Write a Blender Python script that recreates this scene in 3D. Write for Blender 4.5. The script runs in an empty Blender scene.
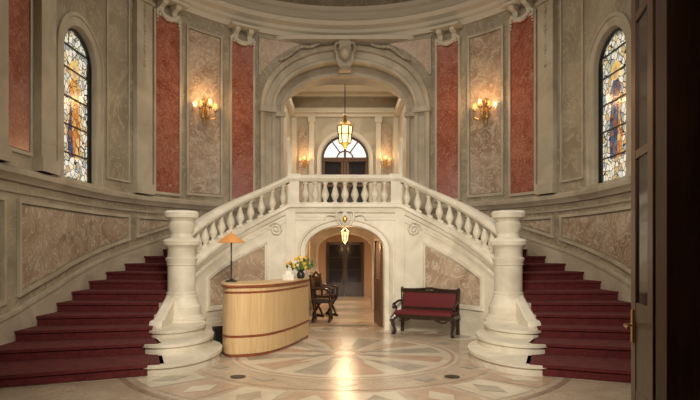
import bpy, bmesh, math, random
from mathutils import Matrix, Vector
random.seed(4)
pi=math.pi
sc=bpy.context.scene
sc.view_settings.view_transform='Standard'
R=4.8; L=R*pi/2

# ---------------------------------------------------------------- materials
def newmat(name):
    m=bpy.data.materials.new(name); m.use_nodes=True
    nt=m.node_tree; b=nt.nodes['Principled BSDF']
    return m,nt,b
def marble(name,c1,c2,scale=1.5,rough=.45,vein=None,detail=6,dist=1.2,bump=0.0,vs=1.7,vw=.03):
    m,nt,b=newmat(name); N=nt.nodes; K=nt.links
    tc=N.new('ShaderNodeTexCoord')
    n=N.new('ShaderNodeTexNoise'); n.inputs['Scale'].default_value=scale; n.inputs['Detail'].default_value=detail; n.inputs['Distortion'].default_value=dist
    K.new(tc.outputs['Object'],n.inputs['Vector'])
    r=N.new('ShaderNodeValToRGB'); e=r.color_ramp.elements
    e[0].position=.32; e[0].color=(*c1,1); e[1].position=.68; e[1].color=(*c2,1)
    K.new(n.outputs['Fac'],r.inputs['Fac'])
    out=r.outputs['Color']
    if vein:
        n2=N.new('ShaderNodeTexNoise'); n2.inputs['Scale'].default_value=scale*vs; n2.inputs['Detail'].default_value=8; n2.inputs['Distortion'].default_value=2.5
        K.new(tc.outputs['Object'],n2.inputs['Vector'])
        r2=N.new('ShaderNodeValToRGB'); q=r2.color_ramp.elements
        q[0].position=.5-vw; q[0].color=(0,0,0,1); q[1].position=.5+vw; q[1].color=(0,0,0,1)
        k=q.new(.5); k.color=(.8,.8,.8,1)
        K.new(n2.outputs['Fac'],r2.inputs['Fac'])
        mx=N.new('ShaderNodeMixRGB'); mx.inputs['Color2'].default_value=(*vein,1)
        K.new(r2.outputs['Color'],mx.inputs['Fac']); K.new(out,mx.inputs['Color1']); out=mx.outputs['Color']
    K.new(out,b.inputs['Base Color']); b.inputs['Roughness'].default_value=rough
    if bump:
        n3=N.new('ShaderNodeTexNoise'); n3.inputs['Scale'].default_value=60
        K.new(tc.outputs['Object'],n3.inputs['Vector'])
        bp=N.new('ShaderNodeBump'); bp.inputs['Strength'].default_value=bump; bp.inputs['Distance'].default_value=.01
        K.new(n3.outputs['Fac'],bp.inputs['Height']); K.new(bp.outputs['Normal'],b.inputs['Normal'])
    return m
def plain(name,c,rough=.5,metal=0,emit=None,es=0,var=.12):
    m,nt,b=newmat(name); N=nt.nodes; K=nt.links
    tc=N.new('ShaderNodeTexCoord'); n=N.new('ShaderNodeTexNoise'); n.inputs['Scale'].default_value=14
    K.new(tc.outputs['Object'],n.inputs['Vector'])
    r=N.new('ShaderNodeValToRGB'); e=r.color_ramp.elements
    e[0].color=(*[x*(1-var) for x in c],1); e[1].color=(*[min(1,x*(1+var)) for x in c],1)
    K.new(n.outputs['Fac'],r.inputs['Fac']); K.new(r.outputs['Color'],b.inputs['Base Color'])
    b.inputs['Roughness'].default_value=rough; b.inputs['Metallic'].default_value=metal
    if emit:
        b.inputs['Emission Color'].default_value=(*emit,1); b.inputs['Emission Strength'].default_value=es
    return m
def wood(name,c1,c2,scale=(12,12,.8),rough=.35):
    m,nt,b=newmat(name); N=nt.nodes; K=nt.links
    tc=N.new('ShaderNodeTexCoord'); mp=N.new('ShaderNodeMapping'); mp.inputs['Scale'].default_value=scale
    K.new(tc.outputs['Object'],mp.inputs['Vector'])
    n=N.new('ShaderNodeTexNoise'); n.inputs['Scale'].default_value=2.5; n.inputs['Detail'].default_value=5; n.inputs['Distortion'].default_value=.8
    K.new(mp.outputs['Vector'],n.inputs['Vector'])
    r=N.new('ShaderNodeValToRGB'); e=r.color_ramp.elements
    e[0].position=.3; e[0].color=(*c1,1); e[1].position=.7; e[1].color=(*c2,1)
    K.new(n.outputs['Fac'],r.inputs['Fac']); K.new(r.outputs['Color'],b.inputs['Base Color'])
    b.inputs['Roughness'].default_value=rough
    return m
def stained(name,cols,scale=7,strength=1.0,lead=.035):
    m,nt,b=newmat(name); N=nt.nodes; K=nt.links
    tc=N.new('ShaderNodeTexCoord')
    v=N.new('ShaderNodeTexVoronoi'); v.inputs['Scale'].default_value=scale
    v2=N.new('ShaderNodeTexVoronoi'); v2.feature='DISTANCE_TO_EDGE'; v2.inputs['Scale'].default_value=scale
    K.new(tc.outputs['Object'],v.inputs['Vector']); K.new(tc.outputs['Object'],v2.inputs['Vector'])
    sp=N.new('ShaderNodeSeparateColor'); K.new(v.outputs['Color'],sp.inputs['Color'])
    r=N.new('ShaderNodeValToRGB'); r.color_ramp.interpolation='CONSTANT'; e=r.color_ramp.elements
    n=len(cols)
    e[0].position=0; e[0].color=(*cols[0],1); e[1].position=1/n; e[1].color=(*cols[1],1)
    for i in range(2,n):
        k=e.new(i/n); k.color=(*cols[i],1)
    K.new(sp.outputs[0],r.inputs['Fac'])
    gt=N.new('ShaderNodeMath'); gt.operation='GREATER_THAN'; gt.inputs[1].default_value=lead
    K.new(v2.outputs['Distance'],gt.inputs[0])
    mx=N.new('ShaderNodeMixRGB'); mx.inputs['Color1'].default_value=(.02,.02,.02,1)
    K.new(gt.outputs[0],mx.inputs['Fac']); K.new(r.outputs['Color'],mx.inputs['Color2'])
    K.new(mx.outputs['Color'],b.inputs['Base Color']); K.new(mx.outputs['Color'],b.inputs['Emission Color'])
    b.inputs['Emission Strength'].default_value=strength; b.inputs['Roughness'].default_value=.2
    return m

M={}
M['stone']=marble('cream_stone',(.37,.32,.24),(.54,.48,.375),1.3,.5,bump=.15)
M['wall']=marble('wall_stone',(.25,.21,.15),(.40,.345,.255),.9,.45,vein=(.48,.42,.32),bump=.1)
M['panel']=marble('beige_marble_panel',(.30,.205,.14),(.50,.39,.285),1.6,.22,vein=(.64,.56,.45),vw=.04)
M['panel2']=marble('pink_marble_panel',(.38,.25,.175),(.50,.37,.27),1.8,.28,vein=(.60,.50,.38))
M['red']=marble('red_marble',(.24,.06,.035),(.37,.125,.08),2.6,.24,vein=(.54,.32,.24),vw=.022)
M['white']=marble('white_stone',(.60,.55,.45),(.78,.73,.62),1.8,.45,bump=.1)
M['carpet']=marble('red_carpet',(.075,.008,.010),(.13,.016,.018),9,.95,bump=.5)
M['floor']=marble('floor_marble',(.40,.32,.24),(.53,.44,.34),1.6,.24,vein=(.36,.27,.20))
M['f_cream']=marble('floor_cream',(.52,.46,.36),(.64,.57,.46),2,.24)
M['f_grey']=marble('floor_grey',(.31,.275,.22),(.41,.37,.30),3,.24)
M['f_pink']=marble('floor_pink',(.40,.28,.20),(.50,.37,.28),3,.24)
M['f_dark']=marble('floor_dark',(.27,.19,.14),(.35,.26,.19),3,.24)
M['black']=plain('black_iron',(.012,.012,.012),.4)
M['desk']=wood('desk_maple',(.50,.33,.16),(.63,.45,.25),(10,10,.6),.42)
M['deskred']=wood('desk_mahogany_band',(.16,.04,.015),(.26,.07,.03),(2,2,8),.3)
M['dwood']=wood('dark_carved_wood',(.012,.006,.004),(.04,.018,.01),(6,6,3),.3)
M['mwood']=wood('door_wood',(.07,.030,.014),(.13,.06,.028),(10,10,.6),.4)
M['bred']=plain('red_leather',(.12,.01,.016),.45)
M['gold']=plain('gilt_bronze',(.55,.34,.10),.35,.9)
M['shade']=plain('amber_shade',(.6,.28,.08),.6,0,(1,.45,.12),1.0)
M['lshade']=plain('amber_lampshade',(.5,.22,.06),.6,0,(1,.45,.12),.12)
M['bulb']=plain('lamp_glow',(1,.8,.5),.5,0,(1,.62,.25),18)
M['lglass']=plain('lantern_glass',(1,.8,.5),.3,0,(1,.58,.25),2.4)
M['candle']=plain('candle',(.8,.75,.6),.5)
M['leaf']=plain('leaves',(.05,.10,.02),.6,var=.5)
M['yflower']=plain('yellow_flower',(.75,.45,.05),.6,var=.3)
M['wflower']=plain('white_flower',(.8,.7,.5),.6)
M['plaster']=plain('white_plaster',(.62,.57,.47),.7,var=.05)
M['fan']=plain('fanlight_glass',(.8,.85,.9),.2,0,(.9,.95,1),.75)
M['dglass']=plain('dark_glass',(.03,.03,.035),.08)
M['corr']=plain('corridor_wall',(.52,.36,.24),.6)
M['paper']=plain('paper',(.8,.78,.7),.7)
pale=[(.85,.86,.76),(.80,.76,.56),(.66,.70,.66),(.90,.90,.82),(.50,.54,.40),(.72,.58,.32),(.9,.88,.80),(.86,.84,.70),(.38,.42,.44),(.60,.42,.20)]
M['sg']=stained('stained_glass',pale,9,.55,.05)
M['sgb']=stained('stained_glass_border',[(.22,.26,.24),(.75,.70,.5),(.30,.38,.28),(.6,.62,.52)],14,.4)
M['sgo']=stained('stained_glass_orange',[(.65,.25,.05),(.75,.42,.10),(.5,.16,.05),(.75,.52,.2)],9,.5)
M['sgu']=stained('stained_glass_blue',[(.03,.06,.20),(.06,.11,.26),(.10,.18,.30),(.25,.12,.08)],9,.45)
M['sgs']=stained('stained_glass_skin',[(.6,.40,.25),(.65,.44,.3)],6,.5,.0)
M['sgh']=stained('stained_glass_halo',[(.8,.55,.12),(.85,.62,.2)],6,.55,.0)

# ---------------------------------------------------------------- mesh builder
class MB:
    def __init__(s): s.v=[]; s.f=[]; s.mi=[]; s.ml=[]; s.T=None
    def mat(s,n):
        if n not in s.ml: s.ml.append(n)
        return s.ml.index(n)
    def add(s,vs,fs,mat):
        b=len(s.v)
        for p in vs:
            p=Vector(p)
            s.v.append(s.T@p if s.T else p)
        k=s.mat(mat)
        for f in fs:
            s.f.append([b+i for i in f]); s.mi.append(k)
    def rings(s,rs,mat,caps=True,loop=False):
        n=len(rs[0]); vs=[p for r in rs for p in r]; fs=[]
        m=len(rs)
        for i in range(m if loop else m-1):
            j=(i+1)%m
            for a in range(n):
                c=(a+1)%n; fs.append([i*n+a,i*n+c,j*n+c,j*n+a])
        if caps and not loop:
            fs.append(list(range(n))[::-1]); fs.append([(m-1)*n+a for a in range(n)])
        s.add(vs,fs,mat)
    def strip(s,A,B,mat):
        n=len(A); s.add(list(A)+list(B),[[i,i+1,n+i+1,n+i] for i in range(n-1)],mat)
    def grid(s,F,s0,s1,zl,zh,o,mat,n=24,nz=1):
        fl=zl if callable(zl) else (lambda q:zl); fh=zh if callable(zh) else (lambda q:zh)
        vs=[];fs=[]
        for i in range(n+1):
            q=s0+(s1-s0)*i/n; a=fl(q); b=fh(q)
            for j in range(nz+1): vs.append(F(q,a+(b-a)*j/nz,o))
        for i in range(n):
            for j in range(nz):
                k=i*(nz+1)+j; fs.append([k,k+nz+1,k+nz+2,k+1])
        s.add(vs,fs,mat)
    def slab(s,F,s0,s1,zl,zh,o0,o1,mat,n=None):
        fl=zl if callable(zl) else (lambda q:zl); fh=zh if callable(zh) else (lambda q:zh)
        n=n or max(1,int(abs(s1-s0)/.15))
        rs=[]
        for i in range(n+1):
            q=s0+(s1-s0)*i/n; a=fl(q); b=fh(q)
            rs.append([F(q,a,o0),F(q,a,o1),F(q,b,o1),F(q,b,o0)])
        s.rings(rs,mat)
    def sweep(s,F,s0,s1,prof,mat,n=None,zf=None):
        n=n or max(1,int(abs(s1-s0)/.12)); rs=[]
        for i in range(n+1):
            q=s0+(s1-s0)*i/n; z0=zf(q) if zf else 0
            rs.append([F(q,z0+z,o) for o,z in prof])
        s.rings(rs,mat)
    def frame(s,F,s0,s1,zl,zh,w,o0,o1,mat):
        fl=zl if callable(zl) else (lambda q:zl); fh=zh if callable(zh) else (lambda q:zh)
        s.slab(F,s0,s1,fl,lambda q:fl(q)+w,o0,o1,mat); s.slab(F,s0,s1,lambda q:fh(q)-w,fh,o0,o1,mat)
        e=.004
        s.slab(F,s0+e,s0+w,lambda q:fl(q)+e,lambda q:fh(q)-e,o0,o1-e,mat); s.slab(F,s1-w,s1-e,lambda q:fl(q)+e,lambda q:fh(q)-e,o0,o1-e,mat)
    def lathe(s,c,prof,mat,seg=20,sx=1,sy=1):
        cx,cy,cz=c; rs=[]
        for r,z in prof:
            rs.append([(cx+r*sx*math.cos(2*pi*i/seg),cy+r*sy*math.sin(2*pi*i/seg),cz+z) for i in range(seg)])
        s.rings(rs,mat)
    def box(s,c,d,mat):
        x,y,z=c; a,b,h=[q/2 for q in d]
        s.rings([[(x-a,y-b,k),(x+a,y-b,k),(x+a,y+b,k),(x-a,y+b,k)] for k in (z-h,z+h)],mat)
    def prism(s,poly,z0,z1,mat):
        s.rings([[(x,y,z0) for x,y in poly],[(x,y,z1) for x,y in poly]],mat)
    def tube(s,pts,rad,mat,seg=8):
        pts=[Vector(p) for p in pts]; n=len(pts)
        rs=[]
        for i,p in enumerate(pts):
            t=(pts[min(i+1,n-1)]-pts[max(i-1,0)]).normalized()
            up=Vector((0,0,1)) if abs(t.z)<.9 else Vector((0,1,0))
            a=t.cross(up).normalized(); b=a.cross(t).normalized()
            r=rad[i] if isinstance(rad,(list,tuple)) else rad
            rs.append([p+a*r*math.cos(2*pi*k/seg)+b*r*math.sin(2*pi*k/seg) for k in range(seg)])
        s.rings(rs,mat)
    def ball(s,c,r,mat,seg=8,sz=1,sx=1,sy=1):
        n=max(4,seg//2+1)
        s.lathe(c,[(max(.001,r*math.sin(pi*i/n)),-r*sz*math.cos(pi*i/n)) for i in range(n+1)],mat,seg,sx,sy)
    def obj(s,name,parent=None,recalc=True,loc=None,rot=0):
        me=bpy.data.meshes.new(name); me.from_pydata([tuple(v) for v in s.v],[],s.f)
        for n in s.ml: me.materials.append(M[n])
        for p,k in zip(me.polygons,s.mi): p.material_index=k; p.use_smooth=True
        if recalc:
            bm=bmesh.new(); bm.from_mesh(me); bmesh.ops.recalc_face_normals(bm,faces=bm.faces); bm.to_mesh(me); bm.free()
        me.set_sharp_from_angle(angle=math.radians(35)); me.update()
        o=bpy.data.objects.new(name,me); sc.collection.objects.link(o)
        if loc: o.location=loc
        o.rotation_euler[2]=rot
        if parent: o.parent=parent
        return o
def smooth(pts,n=6):
    P=[Vector(p) for p in pts]; out=[]
    for i in range(len(P)-1):
        a=P[max(i-1,0)];b=P[i];c=P[i+1];d=P[min(i+2,len(P)-1)]
        for k in range(n):
            t=k/n
            out.append(.5*((2*b)+(c-a)*t+(2*a-5*b+4*c-d)*t*t+(3*b-a-3*c+d)*t**3))
    out.append(P[-1]); return out

# ---------------------------------------------------------------- wall mappings
def W(s,z,o):
    g=1 if s>=0 else -1; a=abs(s)
    if a<=L: th=a/R; x=(R-o)*math.sin(th); y=(R-o)*math.cos(th)
    else: x=R-o; y=-(a-L)
    return (g*x,y,z)
Q0=1.13
B0=Vector((1.13,1.3));B1=Vector((2.35,1.28));B2=Vector((2.80,-.45))
tab=[];acc=0;prev=B0
for i in range(101):
    t=i/100; p=B0*(1-t)**2+B1*2*t*(1-t)+B2*t*t
    acc+=(p-prev).length; prev=p; tab.append((acc,t))
LC=acc; QE=Q0+LC
def C(q,z,o):
    g=1 if q>=0 else -1; a=abs(q)
    if a<=Q0: return (q,1.3-o,z)
    l=min(a-Q0,LC); t=1
    for i in range(100):
        if tab[i+1][0]>=l:
            d=tab[i+1][0]-tab[i][0]; t=tab[i][1]+(l-tab[i][0])/d*.01; break
    p=B0*(1-t)**2+B1*2*t*(1-t)+B2*t*t
    T=((B1-B0)*(1-t)+(B2-B1)*t).normalized()
    p=p+Vector((T.y,-T.x))*o
    return (g*p.x,p.y,z)
ZL=2.55
def zb(q):
    a=abs(q)
    return ZL if a<=Q0 else ZL-(ZL-1.24)*(a-Q0)/LC
def outline(h,zbot,zs,rise,c=0,n=40):
    P=[(c-h,zbot),(c-h,zs)]
    for i in range(1,n): 
        a=pi-pi*i/n; P.append((c+h*math.cos(a),zs+rise*math.sin(a)))
    return P+[(c+h,zs),(c+h,zbot)]
def loft(mb,F,specs,mat):
    for (A,oa),(B,ob) in zip(specs,specs[1:]):
        mb.strip([F(s,z,oa) for s,z in A],[F(s,z,ob) for s,z in B],mat)

ZTOP=8.7
SK=[11.44,10.39,9.6,9.04,8.44,7.94,7.3,6.7,6.1,5.5,4.95,4.4,3.85,3.35,2.85,2.4,2.0]
RISE=.15
def stairz(s):
    a=abs(s)
    if a>=SK[0]: return 0
    for k in range(16):
        if SK[k]>=a>=SK[k+1]: return RISE*(k+1+(SK[k]-a)/(SK[k]-SK[k+1]))
    return ZL
WC=7.60; WH=.55; WZ0=2.86; WSP=5.05  # window
COR=[(0,7.28),(.05,7.28),(.07,7.40),(.14,7.44),(.16,7.52),(.30,7.58),(.34,7.68),(.28,7.74),(.06,7.78),(.05,8.0),(.12,8.05),(.15,8.14),(.06,8.18),(0,8.18)]

# ---------------------------------------------------------------- walls
walls={}
for g,nm in ((-1,'wall_left'),(1,'wall_right')):
    mb=MB()
    F=lambda s,z,o,g=g:W(g*s,z,o)
    hw=WH+.03
    mb.grid(F,2.24,WC-hw,0,ZTOP,0,'wall',40)
    mb.grid(F,WC-hw,WC+hw,0,WZ0-.06,0,'wall',8)
    mb.grid(F,WC-hw,WC+hw,lambda s:WSP+hw*math.sqrt(max(0,1-((s-WC)/hw)**2)),ZTOP,0,'wall',40)
    mb.grid(F,WC+hw,14.04,0,ZTOP,0,'wall',8)
    ob=mb.obj(nm,recalc=False); walls[g]=ob
    mb=MB()
    def o_(h): return outline(h,WZ0-.0,WSP,h,WC,24)
    loft(mb,F,[(o_(WH+.27),0),(o_(WH+.27),.04),(o_(WH+.21),.055),(o_(WH+.19),.03),(o_(WH+.05),.03),(o_(WH+.03),-.01),(o_(WH),-.12)],'stone')
    mb.slab(F,WC-WH-.32,WC+WH+.32,WZ0-.14,WZ0,-.12,.12,'stone')
    def pil(s0,s1,mat='stone',o=.12,z0=2.85,z1=7.2):
        mb.slab(F,s0,s1,z0,z1,0,o,mat)
        mb.slab(F,s0-.03,s1+.03,z0,z0+.22,0,o+.04,mat)
        mb.slab(F,s0-.03,s1+.03,z1-.22,z1-.16,0,o+.04,mat)
    pil(5.38,5.84)
    mb.frame(F,5.95,6.68,3.05,7.0,.045,0,.035,'stone')
    pil(8.62,9.05); pil(9.9,10.35)
    mb.frame(F,9.15,9.8,3.05,7.0,.05,0,.04,'stone'); mb.slab(F,9.22,9.73,3.12,6.93,0,.02,'red')
    mb.frame(F,10.5,12.9,3.05,7.0,.06,0,.05,'stone')
    for a,b in ((2.50,3.08),(4.54,5.22)):
        mb.slab(F,a,b,2.95,6.92,0,.05,'red')
        mb.frame(F,a-.06,b+.06,2.89,6.98,.06,0,.075,'stone')
    mb.frame(F,3.32,4.32,2.95,6.96,.06,0,.05,'stone')
    mb.slab(F,3.40,4.24,3.03,6.88,0,.025,'panel')
    prof=[(0,0),(.06,0),(.08,.05),(.14,.10),(.15,.17),(.10,.2),(.05,.22),(0,.22)]
    mb.sweep(F,2.05,13.9,[(o,z+2.62) for o,z in prof],'stone')
    mb.sweep(F,2.05,13.9,[(0,2.46),(.03,2.46),(.04,2.5),(0,2.5)],'stone')
    mb.slab(F,2.1,13.9,lambda s:max(0,stairz(s)-.3),lambda s:min(2.6,stairz(s)+.26),0,.045,'stone',90)
    mb.slab(F,3.2,13.9,lambda s:stairz(s)+.26,lambda s:stairz(s)+.31,0,.07,'stone',90)
    for a,b in ((5.95,9.5),(4.75,5.75)):
        lo=lambda s:stairz(s)+.46
        mb.frame(F,a,b,lo,2.38,.06,0,.05,'stone'); mb.slab(F,a+.09,b-.09,lambda s:lo(s)+.09,2.29,0,.02,'panel')
    mb.frame(F,9.8,11.4,lambda s:stairz(s)+.46,2.38,.06,0,.05,'stone')
    mb.frame(F,11.8,13.6,.5,2.38,.06,0,.05,'stone')
    mb.sweep(F,2.24,13.9,COR,'plaster')
    mb.obj('stone_panelling_'+nm.split('_')[1],parent=ob)
    mb=MB()
    for a,b in ((2.50,3.08),(4.54,5.22)):
        m_=(a+b)/2
        for c in (m_-.19,m_+.19):
            pr=[(0,6.88),(.08,6.90),(.11,6.96),(.08,7.02),(.10,7.10),(.21,7.15),(.24,7.22),(.21,7.29),(0,7.29)]
            mb.sweep(F,c-.065,c+.065,pr,'plaster',2)
        for i in range(11):
            t=i/10; s=m_-.28+.56*t; z=7.02-.14*math.sin(pi*t)
            mb.ball(F(s,z,.10),.04+.022*math.sin(pi*t),'plaster',8)
        for e in (-.31,.31):
            for i in range(4): mb.ball(F(m_+e,6.98-i*.075,.08),.045-.008*i,'plaster',8)
        mb.slab(F,a-.1,b+.1,7.24,7.30,0,.3,'plaster')
    mb.obj('carved_consoles_'+nm.split('_')[1],parent=ob)
    mb=MB()
    for i in range(16): mb.ball(F(5.61,6.9-i*.085,.12),.035+.015*math.sin(i*1.3),'stone',7)
    mb.obj('carved_drop_'+nm.split('_')[1],parent=ob)
    mb=MB()
    GO=-.11
    def archgrid(hh,o,mat,zlo,zsp):
        mb.grid(F,WC-hh,WC+hh,zlo,lambda s:zsp+hh*math.sqrt(max(0,1-((s-WC)/hh)**2)),o,mat,24)
    archgrid(WH,GO,'sgb',WZ0,WSP); archgrid(WH-.08,GO+.01,'sg',WZ0+.08,WSP)
    def poly(pts,o,mat): mb.add([F(WC+a,b,GO+o) for a,b in pts],[list(range(len(pts)))],mat)
    z0=3.55
    robe='sgo' if g<0 else 'sgu'; rob2='sgu' if g<0 else 'sgo'
    poly([(-.20,z0-.25),(-.24,z0+.3),(-.16,z0+.75),(-.20,z0+1.0),(-.08,z0+1.18),(.08,z0+1.18),(.2,z0+1.0),(.15,z0+.7),(.25,z0+.25),(.22,z0-.25)],.018,robe)
    poly([(.05,z0-.25),(.10,z0+.4),(.13,z0+.85),(.2,z0+.95),(.17,z0+.5),(.27,z0+.1),(.2,z0-.25)],.024,rob2)
    poly([(.17*math.cos(i*pi/10),z0+1.33+.17*math.sin(i*pi/10)) for i in range(20)],.02,'sgh')
    poly([(.085*math.cos(i*pi/10),z0+1.30+.12*math.sin(i*pi/10)) for i in range(20)],.024,'sgs')
    poly([(-.30,z0+.75),(-.26,z0+.82),(-.10,z0+.98),(-.1,z0+.85)],.024,'sgs')
    for zz in (3.35,3.85,4.35,4.85,5.25): mb.slab(F,WC-WH+.04,WC+WH-.04,zz-.012,zz+.012,GO+.01,GO+.04,'black',4)
    for a in (-WH+.08,WH-.08): mb.slab(F,WC+a-.01,WC+a+.01,WZ0,WSP+.1,GO+.01,GO+.04,'black',1)
    A=outline(WH,WZ0,WSP,WH,WC,24); Bq=outline(WH-.035,WZ0+.035,WSP,WH-.035,WC,24)
    loft(mb,F,[(A,GO+.05),(Bq,GO+.05),(Bq,GO)],'black')
    mb.slab(F,WC-WH,WC+WH,WZ0,WZ0+.035,GO,GO+.05,'black',4)
    mb.obj('window_'+('1' if g<0 else '2'),recalc=False)

mb=MB()
AZ=5.35; AR=1.72; AH=2.24
mb.grid(W,-AH,AH,lambda s:AZ+AR*math.sqrt(max(0,1-(s/AH)**2)),ZTOP,0,'wall',90)
back=mb.obj('wall_back',recalc=False)
mb=MB()
def eo(h,r): return outline(h,ZL,AZ,r,0,48)
loft(mb,W,[(eo(2.30,1.79),0),(eo(2.30,1.79),.10),(eo(2.24,1.73),.14),(eo(2.18,1.67),.12),(eo(2.15,1.63),.05),(eo(2.0,1.46),.04),(eo(1.97,1.43),.09),(eo(1.90,1.36),.09),(eo(1.87,1.33),0),(eo(1.87,1.33),-.28),(eo(1.68,1.16),-.30),(eo(1.68,1.16),-.24),(eo(1.60,1.08),-.24),(eo(1.57,1.05),-.32),(eo(1.57,1.05),-.9)],'stone')
mb.sweep(W,-2.24,2.24,COR,'plaster')
for g in (-1,1):
    mb.slab(W,g*1.88,g*2.34,AZ-.12,AZ+.02,0,.17,'stone'); mb.slab(W,g*1.55,g*1.88,AZ-.12,AZ,-.9,-.2,'stone')
    low=lambda s:AZ+1.98*math.sqrt(max(0,1-(s/2.5)**2))+.04
    F=lambda s,z,o,g=g:W(g*s,z,o)
    mb.slab(F,.42,2.28,low,7.16,0,.015,'panel2',16)
    mb.slab(F,.36,2.34,7.16,7.20,0,.035,'stone',12)
    mb.slab(F,2.28,2.33,lambda s:low(2.28),7.16,0,.03,'stone',1)
mb.obj('great_arch_surround',parent=back,recalc=True)
mb=MB()
ks=[(0,6.42),(.12,6.45),(.20,6.55),(.16,6.68),(.2,6.85),(.32,7.0),(.34,7.15),(.28,7.26),(0,7.26)]
mb.sweep(W,-.16,.16,ks,'stone',2)
mb.ball(W(0,6.85,.28),.14,'stone',12,1.25); 
for g in (-1,1):
    mb.tube(smooth([W(g*.12,7.1,.28),W(g*.24,7.12,.26),W(g*.28,6.95,.24),W(g*.22,6.85,.26),W(g*.2,6.65,.22),W(g*.1,6.5,.2)]),.04,'stone')
    for i in range(34):
        t=i/33; s=g*(.38+1.35*t); zz=AZ+1.84*math.sqrt(1-(s/2.36)**2)+.06+.04*math.sin(t*pi*4)
        mb.ball(W(s,zz,.06),.032+.022*abs(math.sin(i*.9)),'stone',7)
mb.obj('carved_keystone',parent=back)

# upper hall behind the arch
mb=MB()
hx=1.95; yb=10.0; yf=5.4; hz=7.2
def HB(s,z,o): return (s,yb-o,z)
dh=.86; dsp=5.0
mb.grid(HB,-hx,-dh,ZL,hz,0,'stone',1); mb.grid(HB,dh,hx,ZL,hz,0,'stone',1)
mb.grid(HB,-dh,dh,lambda s:dsp+dh*math.sqrt(max(0,1-(s/dh)**2)),hz,0,'stone',40)
loft(mb,HB,[(outline(dh+.16,ZL,dsp,dh+.16),0),(outline(dh+.16,ZL,dsp,dh+.16),.07),(outline(dh+.03,ZL,dsp,dh+.03),.07),(outline(dh,ZL,dsp,dh),0),(outline(dh,ZL,dsp,dh),-.3)],'plaster')
for g in (-1,1):
    mb.slab(HB,g*1.12,g*1.30,ZL,6.5,0,.1,'plaster',1); mb.slab(HB,g*1.08,g*1.34,6.3,6.5,0,.15,'plaster',1)
    mb.slab(HB,g*1.40,g*1.68,ZL+.4,6.2,0,.03,'panel',1)
    mb.slab(HB,g*1.76,g*1.94,ZL,6.5,0,.1,'plaster',1)
    def HS(s,z,o,g=g): return (g*(hx-o),s,z)
    wh=.62; wc=8.8; wsp=4.8
    mb.grid(HS,yf-.6,wc-wh,ZL,hz,0,'stone',1); mb.grid(HS,wc+wh,yb,ZL,hz,0,'stone',1)
    mb.grid(HS,wc-wh,wc+wh,lambda s:wsp+wh*math.sqrt(max(0,1-((s-wc)/wh)**2)),hz,0,'stone',30)
    loft(mb,HS,[(outline(wh+.1,ZL,wsp,wh+.1,wc),0),(outline(wh+.1,ZL,wsp,wh+.1,wc),.06),(outline(wh,ZL,wsp,wh,wc),.06),(outline(wh,ZL,wsp,wh,wc),-.15)],'plaster')
    mb.grid(HS,wc-wh,wc+wh,ZL,lambda s:wsp+wh*math.sqrt(max(0,1-((s-wc)/wh)**2)),-.14,'fan',20)
    mb.slab(HS,wc-wh,wc+wh,wsp-.03,wsp+.03,-.13,-.06,'plaster',1); mb.slab(HS,wc-.03,wc+.03,ZL,wsp+wh,-.13,-.06,'plaster',1)
    mb.slab(HS,yf,7.9,6.5,6.75,0,.16,'plaster',1); mb.slab(HS,7.9,yb,6.5,6.75,0,.16,'plaster',1)
mb.slab(HB,-hx,hx,6.5,6.62,0,.12,'plaster',1); mb.slab(HB,-hx,hx,6.62,6.78,0,.26,'plaster',1)
hall=mb.obj('wall_upper_hall',recalc=False)
mb=MB(); mb.box((0,7.3,hz+.05),(4.1,5.7,.1),'plaster')
for i in range(4): mb.box((0,6.0+i*1.1,hz-.05),(3.8,.14,.1),'plaster')
mb.obj('ceiling_upper_hall')
mb=MB()
mb.grid(HB,-dh,dh,dsp,lambda s:dsp+dh*math.sqrt(max(0,1-(s/dh)**2)),-.25,'fan',40)
mb.grid(HB,-dh,dh,ZL,dsp,-.25,'dglass',1)
mb.slab(HB,-dh,dh,dsp-.08,dsp+.06,-.25,-.12,'mwood',1)
def arc2(r0,r1,mat,o):
    A=[HB(r0*math.cos(pi*i/24),dsp+r0*math.sin(pi*i/24),o) for i in range(25)]
    Bp=[HB(r1*math.cos(pi*i/24),dsp+r1*math.sin(pi*i/24),o) for i in range(25)]
    mb.strip(A,Bp,mat)
arc2(.28,.33,'mwood',-.2)
for a in (pi*.3,pi*.7):
    Ap=[(.3*math.cos(a+d),dsp+.3*math.sin(a+d)) for d in (-.08,.08)]; Bp=[(dh*math.cos(a+d),dsp+dh*math.sin(a+d)) for d in (.025,-.025)]
    mb.add([HB(p[0],p[1],-.2) for p in Ap+Bp],[[0,1,2,3]],'mwood')
mb.slab(HB,-.04,.04,ZL,dsp+dh-.02,-.25,-.14,'mwood',1)
for g in (-1,1):
    mb.slab(HB,g*.06,g*.14,ZL,dsp-.08,-.25,-.16,'mwood',1); mb.slab(HB,g*.74,g*.86,ZL,dsp,-.25,-.16,'mwood',1)
    mb.slab(HB,g*.1,g*.8,ZL,ZL+.8,-.25,-.17,'mwood',1); mb.slab(HB,g*.1,g*.8,4.0,4.08,-.25,-.17,'mwood',1)
A=outline(dh,dsp,dsp,dh); Bq=outline(dh-.08,dsp,dsp,dh-.08); loft(mb,HB,[(A,-.18),(Bq,-.18)],'mwood')
mb.obj('door_1',recalc=False)

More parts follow.
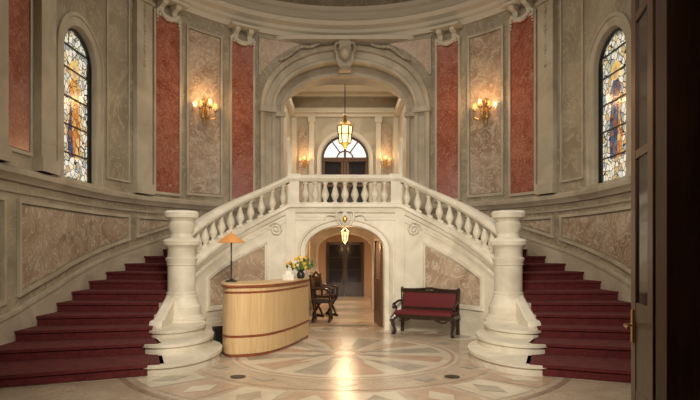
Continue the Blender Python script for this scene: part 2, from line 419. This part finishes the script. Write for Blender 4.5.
# ---------------------------------------------------------------- ceiling / entrance wall
YE=-6.45
mb=MB()
P=[W(s,ZTOP,0)[:2] for s in [(-14.04+28.08*i/120) for i in range(121)]]
mb.add([(x,y,ZTOP) for x,y in P],[list(range(len(P)))],'plaster')
mb.obj('ceiling',recalc=False)
mb=MB()
mb.lathe((0,0,ZTOP-.08),[(1.9,.07),(2.1,0),(2.25,0),(2.3,.07)],'plaster',48)
mb.obj('trim_1')
mb=MB()
XR=2.33; XL=-2.6
for a,b,c,d in ((-4.8,XL,0,ZTOP),(XR,4.8,0,ZTOP),(XL,XR,4.4,ZTOP)):
    mb.box(((a+b)/2,YE-.12,(c+d)/2),(b-a,.24,d-c),'wall')
mb.box((XL+.05,YE-.12,2.2),(.1,.34,4.4),'stone')
mb.box((2.165,YE-.07,2.2),(.33,.12,4.4),'mwood'); mb.box((2.2,YE+.0,2.2),(.16,.05,4.3),'mwood')
mb.box(((XL+XR)/2,YE-.12,4.42),(XR-XL,.34,.1),'stone')
mb.obj('wall_front')
mb=MB()
for g in (-1,1): mb.box((g*3.2,-9.6,2.4),(.2,5.9,4.8),'wall')
mb.box((0,-12.5,2.4),(6.6,.2,4.8),'wall')
mb.obj('wall_vestibule')
mb=MB(); mb.box((0,-9.6,4.85),(6.6,5.9,.1),'plaster'); mb.obj('ceiling_vestibule')

# ---------------------------------------------------------------- floor
mb=MB()
mb.add([(-4.9,-12.5,0),(4.9,-12.5,0),(4.9,5,0),(-4.9,5,0)],[[0,1,2,3]],'floor')
mb.add([(-1.2,5,0),(1.2,5,0),(1.2,10,0),(-1.2,10,0)],[[0,1,2,3]],'floor')
cx,cy=0,-1.35
def ring(r0,r1,z,mat,n=72,a0=0,a1=2*pi):
    m=max(2,int(n*(a1-a0)/(2*pi)))
    A=[(cx+r0*math.cos(a0+(a1-a0)*i/m),cy+r0*math.sin(a0+(a1-a0)*i/m),z) for i in range(m+1)]
    Bp=[(cx+r1*math.cos(a0+(a1-a0)*i/m),cy+r1*math.sin(a0+(a1-a0)*i/m),z) for i in range(m+1)]
    mb.strip(A,Bp,mat)
ring(.001,1.75,.002,'f_cream')
ring(1.64,1.70,.003,'f_pink')
def star(n,r,rb,z,mat,ph=0):
    for i in range(n):
        a=ph+2*pi*i/n; d=pi/n
        p=[(cx+rb*math.cos(a-d*.8),cy+rb*math.sin(a-d*.8),z),(cx+r*math.cos(a),cy+r*math.sin(a),z),(cx+rb*math.cos(a+d*.8),cy+rb*math.sin(a+d*.8),z)]
        mb.add([(cx,cy,z)]+p,[[0,1,2,3]],mat)
for i in range(12):
    a0=2*pi*i/12; ring(.55,1.52,.003,'f_pink' if i%2 else 'f_grey',72,a0+.05,a0+2*pi/12-.16)
star(8,1.0,.45,.005,'f_cream'); star(8,.75,.3,.007,'f_grey',pi/8)
ring(.001,.24,.009,'f_pink'); ring(.001,.17,.010,'f_cream')
ring(2.25,2.31,.003,'f_pink'); ring(3.25,3.33,.003,'f_dark')
for i in range(24):
    a0=2*pi*i/24; ring(2.42,3.15,.003,('f_cream','f_pink')[i%2],72,a0+.02,a0+2*pi/24-.02)
    am=a0+pi/24; rm=2.78
    r2=.2; z=.005
    ca,sa=math.cos(am),math.sin(am)
    pts=[(cx+(rm+u*1.3)*ca-v*sa,cy+(rm+u*1.3)*sa+v*ca,z) for u,v in ((-r2,0),(0,r2*.8),(r2,0),(0,-r2*.8))]
    mb.add(pts,[[0,1,2,3]],('f_grey','f_cream')[i%2])
for i in range(12):
    a=2*pi*i/12; 
    pts=[(cx+2.0*math.cos(a)+.14*math.cos(k*pi/2),cy+2.0*math.sin(a)+.14*math.sin(k*pi/2),.004) for k in range(4)]
    mb.add(pts,[[0,1,2,3]],'f_grey')
for g in (-1,1):
    mb.add([(g*1.37+.1*math.cos(k*pi/10),-2.96+.1*math.sin(k*pi/10),.008) for k in range(20)],[list(range(20))],'black')
for i in range(10):
    y=2.0+i*.8
    mb.add([(-.6,y-.0,.003),(0,y-.35,.003),(.6,y,.003),(0,y+.35,.003)],[[0,1,2,3]],('f_grey','f_cream')[i%2])
mb.obj('floor',recalc=False)

# ---------------------------------------------------------------- staircases
INN={1:(2.35,-2.85),2:(2.62,-2.15),3:(2.88,-1.65),4:(3.0,-1.25),5:(3.06,-.85),6:(3.08,-.42),7:(3.0,.05)}
def inner(k):
    if k<=7: return INN[k]
    q=Q0+(LC-.55)*(17-k)/9.5
    return C(q,0,-.12)[:2]
for g in (-1,1):
    mb=MB(); 
    def polyk(k,fi=0,fo=1,fw=0.0):
        I0=Vector(inner(k));I1=Vector(inner(k+1)); 
        s0=SK[k-1];s1=SK[k] 
        outer=[Vector(W(s0+(s1-s0)*j/5,0,0)[:2]) for j in range(6)]
        inn=[I0+(I1-I0)*j/5 for j in range(6)]
        a=[i+(o-i)*fi for i,o in zip(inn,outer)]; b=[i+(o-i)*fo for i,o in zip(inn,outer)]
        if fw:
            d=(a[1]-a[0]).normalized()*fw; d2=(b[1]-b[0]).normalized()*fw
            a[0]=a[0]-d; b[0]=b[0]-d2
        return [(g*p.x,p.y) for p in a+b[::-1]]
    for k in range(1,17):
        mb.prism(polyk(k),0,RISE*k,'stone')
    for k in range(1,17):
        z=RISE*k
        mb.prism(polyk(k,.02,.985,.012),z-RISE+.013,z+.002,'carpet')
        mb.prism(polyk(k,.02,.985,.045),z-.028,z+.012,'carpet')
    def ell(x,y,rx,ry,n=36): return [(g*(x+rx*math.cos(2*pi*i/n)),y+ry*math.sin(2*pi*i/n)) for i in range(n)]
    for (x,y,rx,ry,z0,z1) in ((2.48,-1.9,.60,1.05,0,.15),(2.62,-1.45,.52,.85,.15,.30),(2.74,-1.05,.42,.70,.30,.42)):
        mb.prism(ell(x,y,rx,ry),z0,z1-.045,'white'); mb.prism(ell(x,y,rx+.03,ry+.03),z1-.045,z1,'white')
    rs=[]
    for i in range(13):
        t=i/12; y=-1.42+.92*t; z=.50+.42*t; x=2.93+.02*t; h=.09
        rs.append([(g*(x-h),y,.3),(g*(x+h),y,.3),(g*(x+h),y,z),(g*(x+h-.03),y,z+.03),(g*(x-h+.03),y,z+.03),(g*(x-h),y,z)])
    mb.rings(rs,'white')
    mb.T=Matrix.Translation((g*2.93,-1.42,.44))@Matrix.Rotation(pi/2,4,'Y')
    mb.lathe((0,0,-.10),[(.02,0),(.09,0),(.10,.02),(.10,.18),(.09,.2),(.02,.2)],'white',20); mb.T=None
    mb.obj('staircase')
    mb=MB()
    pr=[(.36,0),(.36,.1),(.33,.13),(.33,.30),(.30,.34),(.285,.42),(.265,.46),(.265,.52),(.25,.54),(.25,.60),(.235,.62),(.235,1.16),(.25,1.18),(.25,1.24),(.265,1.27),(.27,1.32),(.235,1.35),(.235,1.50),(.26,1.55),(.31,1.60),(.32,1.68),(.29,1.72),(.19,1.76),(.175,1.84),(.215,1.95),(.22,2.04),(.19,2.10),(.21,2.14),(.28,2.18),(.29,2.28),(.26,2.32),(.02,2.34)]
    mb.lathe((g*2.82,-.5,.42),[(r,z*(2.32-.42)/2.34) for r,z in pr],'white',32)
    mb.lathe((g*2.82,-.5,0),[(.41,0),(.41,.46),(.38,.48)],'white',32)
    mb.obj('newel_post')

mb=MB()
P=[(-1.13,1.3),(1.13,1.3)]+[W(2.0-4.0*i/24,0,0)[:2] for i in range(25)]
mb.prism(P,2.40,ZL,'stone')
mb.box((0,7.4,ZL-.1),(4.2,5.6,.2),'stone')
land=mb.obj('landing_floor')
mb=MB()
dh2=.80; ds2=1.64; dr2=.50
mb.grid(C,-QE,-dh2,0,lambda q:zb(q)-.1,0,'white',60,1); mb.grid(C,dh2,QE,0,lambda q:zb(q)-.1,0,'white',60,1)
mb.grid(C,-dh2,dh2,lambda s:ds2+dr2*math.sqrt(max(0,1-(s/dh2)**2)),ZL-.1,0,'white',50)
loft(mb,C,[(outline(dh2+.17,0,ds2,dr2+.17),0),(outline(dh2+.17,0,ds2,dr2+.17),.05),(outline(dh2+.12,0,ds2,dr2+.12),.07),(outline(dh2+.10,0,ds2,dr2+.1),.03),(outline(dh2+.02,0,ds2,dr2+.02),.03),(outline(dh2,0,ds2,dr2),0),(outline(dh2,0,ds2,dr2),-.35)],'white')
wf=mb.obj('wall_landing',recalc=False)
mb=MB()
for g in (-1,1):
    F=lambda q,z,o,g=g:C(g*q,z,o)
    mb.slab(F,1.02,1.22,0,ZL-.12,0,.06,'white'); mb.slab(F,1.0,1.24,0,.25,0,.09,'white')
    top=lambda q:zb(q)-.46
    mb.frame(F,1.55,3.05,.50,lambda q:max(.6,top(q)),.06,0,.045,'white')
    mb.slab(F,1.65,2.95,.60,lambda q:max(.66,top(q)-.1),0,.02,'panel')
    mb.slab(F,1.22,QE-.1,0,.28,0,.06,'white'); mb.slab(F,1.22,QE-.1,.28,.33,0,.035,'white')
    pts=[]
    for i in range(40):
        a=i*.33; r=.15*(1-i/44)
        pts.append(F(1.42+r*math.cos(a),zb(1.42)-.34+r*math.sin(a),.05))
    mb.tube(pts,.02,'white',6)
mb.sweep(C,-QE,QE,[(-.28,-.16),(.0,-.16),(.05,-.14),(.06,-.06),(.11,-.03),(.11,.03),(.07,.06),(-.27,.06),(-.3,.02)],'white',110,zb)
mb.sweep(C,-QE,QE,[(0,-.30),(.03,-.29),(.03,-.24),(0,-.23)],'white',110,zb)
mb.obj('parapet_panelling',parent=wf)
mb=MB()
mb.lathe((0,1.23,2.27),[(.02,-.15),(.08,-.11),(.12,0),(.11,.09),(.05,.13),(.01,.14)],'white',16,1,.45)
mb.lathe((0,1.18,2.27),[(.01,-.07),(.05,-.03),(.05,.03),(.01,.07)],'gold',12,1,.4)
for g in (-1,1):
    mb.tube(smooth([(g*.05,1.22,2.44),(g*.15,1.22,2.42),(g*.18,1.22,2.32),(g*.13,1.22,2.2),(g*.05,1.22,2.1)]),.022,'white',6)
    mb.tube(smooth([(g*.2,1.22,2.34),(g*.34,1.23,2.36),(g*.42,1.24,2.28)]),.018,'white',6)
mb.obj('carved_cartouche',parent=wf)

mb=MB()
bal=[(.06,0),(.06,.03),(.045,.045),(.033,.07),(.05,.11),(.078,.17),(.08,.21),(.058,.29),(.036,.36),(.033,.40),(.05,.42),(.05,.44),(.06,.45),(.06,.48)]
def baluster(q):
    x,y,z=C(q,zb(q)+.04,-.1)
    mb.lathe((x,y,z),[(r,h*.98) for r,h in bal],'white',12)
    mb.box((x,y,z+.012),(.13,.13,.05),'white'); mb.box((x,y,z+.47),(.12,.12,.05),'white')
mb.sweep(C,-QE+.1,QE-.1,[(-.23,.50),(.02,.50),(.04,.53),(.06,.56),(.05,.61),(.0,.64),(-.2,.64),(-.25,.61),(-.26,.56)],'white',110,zb)
for i in range(9): baluster(-.82+1.64*i/8)
def pedestal(q,w=.2):
    x,y,z=C(q,zb(q),-.1); x2,y2,_=C(q+.01,0,-.1); a=math.atan2(y2-y,x2-x)
    mb.T=Matrix.Translation((x,y,z))@Matrix.Rotation(a,4,'Z')
    mb.box((0,0,.27),(w,.24,.58),'white'); mb.box((0,-.0,.30),(w*.6,.27,.34),'white'); mb.box((0,0,.60),(w+.06,.34,.1),'white'); mb.box((0,0,.03),(w+.05,.30,.1),'white')
    mb.T=None
for g in (-1,1):
    pedestal(g*1.04)
    n=11
    for i in range(n): baluster(g*(1.27+(QE-.36-1.27)*i/(n-1)))
mb.obj('balustrade')

# ---------------------------------------------------------------- lower corridor
mb=MB()
for g in (-1,1):
    mb.box((g*1.0,5.75,1.2),(.08,8.2,2.4),'corr')
    mb.box((g*.93,3.6,1.2),(.12,.25,2.4),'stone'); mb.box((g*.93,6.4,1.2),(.12,.25,2.4),'stone')
    mb.box((g*.95,5.7,.12),(.04,8.0,.24),'dwood')
mb.box((0,9.9,1.2),(2.1,.1,2.4),'corr')
mb.obj('wall_corridor')
mb=MB(); mb.box((0,5.75,2.37),(2.1,8.3,.06),'plaster'); mb.obj('ceiling_corridor')
mb=MB()
def CI(s,z,o): return (s,5.2-o,z)
mb.grid(CI,-.97,-.74,0,2.35,0,'stone',1); mb.grid(CI,.74,.97,0,2.35,0,'stone',1)
mb.grid(CI,-.74,.74,lambda s:1.65+.44*math.sqrt(max(0,1-(s/.74)**2)),2.35,0,'stone',30)
loft(mb,CI,[(outline(.82,0,1.65,.52),0),(outline(.82,0,1.65,.52),.04),(outline(.74,0,1.65,.44),.04),(outline(.74,0,1.65,.44),-.3)],'stone')
mb.obj('trim_2',recalc=False)
mb=MB()
for g in (-1,1):
    for x in (.05,.62): mb.box((g*x,9.78,.98),(.09,.06,1.95),'dwood')
    mb.box((g*.34,9.78,.25),(.52,.05,.5),'dwood'); mb.box((g*.34,9.78,1.9),(.52,.06,.1),'dwood')
    mb.box((g*.34,9.8,1.2),(.5,.02,1.4),'dglass')
    for z in (.95,1.4): mb.box((g*.34,9.78,z),(.5,.03,.03),'dwood')
mb.obj('door_2')
mb=MB()
mb.T=Matrix.Translation((.78,1.75,0))@Matrix.Rotation(math.radians(97),4,'Z')
for x in (.05,.75): mb.box((x,0,1.0),(.1,.05,1.98),'mwood')
for z,h in ((.15,.3),(.95,.12),(1.92,.14)): mb.box((.4,0,z),(.62,.05,h),'mwood')
mb.box((.4,0,.58),(.6,.02,.62),'mwood'); mb.box((.4,0,1.43),(.6,.012,.86),'dglass'); mb.T=None
mb.obj('door_3')

# entrance door leaf (folding, standing open on the right)
mb=MB(); x0,y0,x1,y1=2.03,YE+.04,2.17,YE+.58
w=math.hypot(x1-x0,y1-y0); h=4.3
mb.T=Matrix.Translation((x0,y0,0))@Matrix.Rotation(math.atan2(y1-y0,x1-x0),4,'Z')
for a in (.06,w-.06): mb.box((a,0,h/2+.01),(.12,.04,h-.02),'mwood')
for z,hh in ((.3,.6),(1.15,.16),(2.3,.08),(3.3,.08),(h-.1,.2)): mb.box((w/2,0,z+.01),(w-.22,.036,hh-.02),'mwood')
mb.box((w/2,0,.85),(w-.22,.03,.5),'mwood'); mb.box((w/2,0,2.7),(w-.22,.012,3.0),'dglass')
for sd in (-1,1):
    mb.box((w-.06,sd*.025,1.05),(.05,.012,.24),'gold')
    mb.tube([(w-.06,sd*.03,1.06),(w-.06,sd*.07,1.06),(w-.08,sd*.08,1.06),(w-.18,sd*.08,1.05)],.012,'gold')
mb.T=None; mb.obj('door_4')

# ---------------------------------------------------------------- furniture
mb=MB()
fr=smooth([(-2.02,-.85,0),(-1.88,-1.50,0),(-1.66,-1.68,0),(-1.24,-1.46,0),(-.93,-.78,0),(-.68,.30,0)],8)
fr2=[(p.x,p.y) for p in fr]
backp=[(-.98,.36),(-1.25,-.35),(-1.55,-.78)]
def off(poly,d):
    out=[]
    n=len(poly)
    for i in range(n):
        a=Vector(poly[i-1]);b=Vector(poly[i]);c=Vector(poly[(i+1)%n])
        t=(c-a).normalized(); nn=Vector((t.y,-t.x)); out.append(tuple(b+nn*d))
    return out
base=fr2+backp
def deskband(z0,z1,d,mat): mb.prism(off(base,d),z0,z1,mat)
deskband(.0,.05,-.015,'deskred'); deskband(.05,.30,0,'desk'); deskband(.30,.335,.006,'deskred'); deskband(.335,.97,0,'desk')
deskband(.97,1.0,.006,'deskred'); deskband(1.0,1.06,0,'desk'); deskband(1.06,1.095,.03,'deskred'); deskband(1.095,1.115,.025,'desk')
mb.obj('reception_desk')
mb=MB()
mb.lathe((0,0,0),[(.10,0),(.10,.015),(.06,.03),(.02,.05),(.012,.08),(.012,.3),(.02,.32),(.012,.34),(.012,.70)],'black',16)
mb.lathe((0,0,.67),[(.22,-.03),(.222,-.035),(.215,-.02),(.06,.10),(.02,.115),(.012,.15),(.002,.155)],'lshade',20)
mb.obj('table_lamp',loc=(-1.85,-1.05,1.115))
mb=MB()
mb.lathe((0,0,0),[(.05,0),(.07,.03),(.075,.08),(.05,.13),(.06,.15),(.05,.15),(.04,.12)],'black',14)
for i in range(80):
    a=random.uniform(0,2*pi); e=random.uniform(.2,1.35); r=random.uniform(.12,.28)
    p=Vector((r*math.cos(a)*math.cos(e),r*math.sin(a)*math.cos(e),.14+r*math.sin(e)))
    mb.tube([(0,0,.12),(p.x*.5,p.y*.5,.12+(p.z-.12)*.6),p],.003,'leaf',4)
    k=('leaf','yflower','leaf','wflower','leaf','yflower')[i%6]
    if k=='leaf':
        mb.add([p+Vector((0,0,.05)),p+Vector((.025,.01,0)),p-Vector((0,0,.05)),p-Vector((.025,.01,0))],[[0,1,2,3]],'leaf')
    else:
        mb.ball(p,.018,k,7)
        for j in range(5):
            b=2*pi*j/5; mb.ball(p+Vector((.02*math.cos(b),.0,.02*math.sin(b))),.012,k,5)
mb.obj('flower_arrangement',loc=(-.81,.08,1.115))
mb=MB(); mb.box((0,0,.05),(.16,.10,.1),'paper'); mb.box((0,-.002,.12),(.12,.02,.08),'paper'); mb.obj('brochure_holder',loc=(-.98,-.50,1.115),rot=.9)
mb=MB(); mb.rings([[(-.12*k,-.09*k,z),(.12*k,-.09*k,z),(.12*k,.09*k,z),(-.12*k,.09*k,z)] for k,z in ((.85,0),(1,.28),(1.05,.3),(.92,.3),(.85,.06))],'black')
mb.obj('waste_bin',loc=(-2.17,-.42,0),rot=.5)

# bench
mb=MB(); w=1.22
mb.box((0,0,.36),(w,.46,.07),'dwood')
mb.box((0,-.0,.42),(w-.1,.42,.06),'bred'); mb.box((0,0,.455),(w-.16,.36,.02),'bred')
mb.box((0,.22,.66),(w-.16,.03,.30),'bred')
mb.box((0,.22,.49),(w-.06,.05,.05),'dwood'); mb.box((0,.22,.82),(w-.06,.05,.05),'dwood')
for g in (-1,1):
    mb.tube(smooth([(g*.57,.22,.0),(g*.56,.23,.36),(g*.56,.22,.62),(g*.575,.24,.85)]),[.035]*19,'dwood')
    mb.ball((g*.575,.24,.87),.035,'dwood',8)
    mb.tube(smooth([(g*.56,-.2,.36),(g*.61,-.235,.29),(g*.585,-.22,.16),(g*.56,-.2,.07),(g*.59,-.235,.02)]),[.05]*4+[.055]*4+[.04]*4+[.028]*4+[.03]*4+[.035]*5,'dwood')
    mb.ball((g*.59,-.24,.03),.042,'dwood',8,.7)
    mb.tube(smooth([(g*.57,.22,.62),(g*.59,.08,.63),(g*.60,-.08,.60),(g*.60,-.17,.59),(g*.60,-.21,.55),(g*.60,-.18,.51),(g*.60,-.15,.54)]),.024,'dwood')
    mb.tube(smooth([(g*.59,-.15,.57),(g*.57,-.10,.48),(g*.58,-.18,.40)]),.022,'dwood')
    mb.tube(smooth([(g*.5,-.225,.33),(g*.42,-.225,.27),(g*.25,-.225,.31)]),.02,'dwood',6)
top=smooth([(-.58,.23,.85),(-.4,.23,.85),(-.2,.23,.86),(0,.23,.88),(.2,.23,.86),(.4,.23,.85),(.58,.23,.85)])
mb.tube(top,.026,'dwood')
mb.box((0,-.225,.34),(w-.15,.03,.06),'dwood')
for i in range(9): mb.ball((-.4+.1*i,.2,.845+.015*math.sin(pi*i/8)),.02,'dwood',6)
bench=mb.obj('upholstered_bench',loc=(1.57,.66,0),rot=-.46)
def chair(x,y,rot):
    mb=MB()
    mb.box((0,0,.46),(.5,.44,.05),'dwood'); mb.box((0,0,.50),(.44,.4,.04),'dwood')
    for sy in (-.19,.19):
        for g in (-1,1):
            mb.tube(smooth([(g*.26,sy,.02),(g*.10,sy,.18),(g*-.10,sy,.34),(g*-.25,sy,.46)]),.026,'dwood')
        mb.box((0,sy,.03),(.6,.05,.05),'dwood')
    for g in (-1,1):
        mb.tube([(g*.24,.2,.46),(g*.24,.22,.75),(g*.23,.25,1.02)],.027,'dwood'); mb.ball((g*.23,.25,1.05),.035,'dwood')
        mb.tube(smooth([(g*.25,.2,.74),(g*.28,0,.76),(g*.28,-.18,.72),(g*.27,-.2,.48)]),.025,'dwood')
    mb.box((0,.235,.86),(.44,.03,.28),'dwood'); mb.tube(smooth([(-.24,.25,.98),(-.1,.25,1.05),(0,.25,1.1),(.1,.25,1.05),(.24,.25,.98)]),.03,'dwood')
    mb.obj('carved_hall_chair',loc=(x,y,0),rot=rot)
chair(-.50,3.85,pi/2+.5)
chair(-.52,2.75,pi/2-.1)

# ---------------------------------------------------------------- lamps
def light(name,kind,loc,e,col=(1,1,1),size=.1,rot=None,parent=None,sy=None,spread=None,spec=1):
    d=bpy.data.lights.new(name,kind); d.energy=e; d.color=col; d.specular_factor=spec
    if kind=='AREA':
        d.size=size
        if sy: d.shape='RECTANGLE'; d.size_y=sy
        if spread: d.spread=math.radians(spread)
    else: d.shadow_soft_size=size
    o=bpy.data.objects.new(name,d); sc.collection.objects.link(o); o.location=loc
    if rot: o.rotation_euler=rot
    if parent: o.parent=parent
    return o
warm=(1,.58,.26)
def sconce(pos,nrm,scale=1,e=5):
    mb=MB(); n=Vector(nrm).normalized(); a=math.atan2(n.y,n.x)+pi/2
    k=scale
    mb.lathe((0,-.02,-.28*k),[(.01,0),(.03*k,.04*k),(.02*k,.08*k),(.06*k,.16*k),(.075*k,.26*k),(.05*k,.36*k),(.03*k,.42*k),(.045*k,.47*k),(.01,.54*k)],'gold',14,1,.45)
    for g in (-1,0,1):
        ex=g*.2*k; ey=-.16*k if g else -.24*k; zt=.02*k if g else .06*k
        mb.tube(smooth([(0,-.04*k,-.12*k),(ex*.5,ey*.7,-.18*k),(ex,ey,-.12*k),(ex,ey,zt-.02*k)]),.012*k,'gold')
        mb.lathe((ex,ey,zt-.02*k),[(.01,0),(.04*k,.015*k),(.045*k,.03*k),(.015*k,.035*k)],'gold',10)
        mb.lathe((ex,ey,zt+.01*k),[(.014*k,0),(.014*k,.08*k)],'candle',8)
        mb.lathe((ex,ey,zt+.09*k),[(.012*k,0),(.02*k,.025*k),(.012*k,.06*k),(.002,.085*k)],'bulb',8)
        mb.lathe((ex,ey,zt+.06*k),[(.055*k,0),(.03*k,.11*k),(.028*k,.11*k),(.053*k,0)],'shade',12)
    mb.tube(smooth([(0,-.05*k,.1*k),(.06*k,-.08*k,.2*k),(0,-.06*k,.3*k),(-.06*k,-.08*k,.2*k),(0,-.05*k,.1*k)]),.01*k,'gold',6)
    o=mb.obj('wall_sconce',loc=pos,rot=a)
    light('sconce_bulb','POINT',(0,-.3*k,.22*k),e,warm,.05,parent=o)
for g in (-1,1):
    p=W(g*3.83,5.0,.03); sconce(p,(-p[0],-p[1],0),1.05,20)
    sconce((g*1.46,yb-.03,4.85),(0,-1,0),.8,11)
def lantern(x,y,z,top,k=1,e=20,dz=.18,spec=1):
    mb=MB()
    mb.lathe((0,0,0),[(.02*k,-.1*k),(.05*k,-.04*k),(.10*k,0),(.12*k,.02*k)],'gold',6)
    mb.lathe((0,0,0),[(.11*k,.02*k),(.15*k,.36*k)],'lglass',6)
    for i in range(6):
        a=2*pi*i/6; mb.tube([(.115*k*math.cos(a),.115*k*math.sin(a),.01*k),(.157*k*math.cos(a),.157*k*math.sin(a),.37*k)],.014*k,'black',6)
    mb.lathe((0,0,.19*k),[(.132*k,0),(.142*k,.0),(.142*k,.02*k),(.132*k,.02*k)],'gold',6)
    mb.lathe((0,0,.36*k),[(.17*k,0),(.18*k,.03*k),(.12*k,.07*k),(.06*k,.14*k),(.03*k,.2*k),(.05*k,.23*k),(.01*k,.27*k)],'gold',6)
    mb.tube([(0,0,.6*k),(0,0,top-z)],.014,'black',6)
    mb.lathe((0,0,top-z-.05),[(.02,0),(.07,.03),(.07,.05)],'gold',12)
    o=mb.obj('hanging_lantern',loc=(x,y,z))
    light('lantern_bulb','POINT',(0,0,-dz*k),e,warm,.06,parent=o,spec=spec)
lantern(0,6.1,4.76,7.15,1.4,42)
lantern(0,3.2,1.86,2.34,.6,26,spec=.1)

# ---------------------------------------------------------------- light
light('overhead_fill','AREA',(0,-.2,8.6),150,(1,.91,.76),3.0,spec=.5)  # added soft overhead fill under the closed ceiling, no real opening above
light('front_fill','AREA',(0,-7.6,4.0),205,(1,.89,.72),1.6,(math.radians(72),0,0),spread=95)  # unseen area light added on the camera side to brighten the centre
light('hall_fill','AREA',(0,7.6,7.0),70,(1,.90,.72),2.2)  # added fill for the upper hall, not an actual fixture
light('corridor_fill','AREA',(0,7.4,2.3),48,(1,.68,.40),.6,spec=.3)  # added warm fill to brighten the far corridor walls, no fixture there
light('passage_fill','AREA',(0,3.6,2.33),26,(1,.74,.47),.5,spec=.3)  # extra fill added near the passage lantern, no lamp of its own
for g in (-1,1):
    light('window_daylight','AREA',(g*4.6,-.06,4.1),20,(.9,.95,1),.8,(0,g*pi/2,0),sy=2)
w=bpy.data.worlds.new('world'); sc.world=w; w.use_nodes=True
w.node_tree.nodes['Background'].inputs[0].default_value=(.9,.85,.75,1); w.node_tree.nodes['Background'].inputs[1].default_value=.05

cam=bpy.data.cameras.new('camera'); co=bpy.data.objects.new('camera',cam); sc.collection.objects.link(co)
co.location=(0,-10,1.6); co.rotation_euler=(pi/2,0,0)
cam.sensor_width=36; cam.lens=36*550/700; cam.shift_x=5/700; cam.shift_y=52/700; cam.clip_start=.05
sc.camera=co
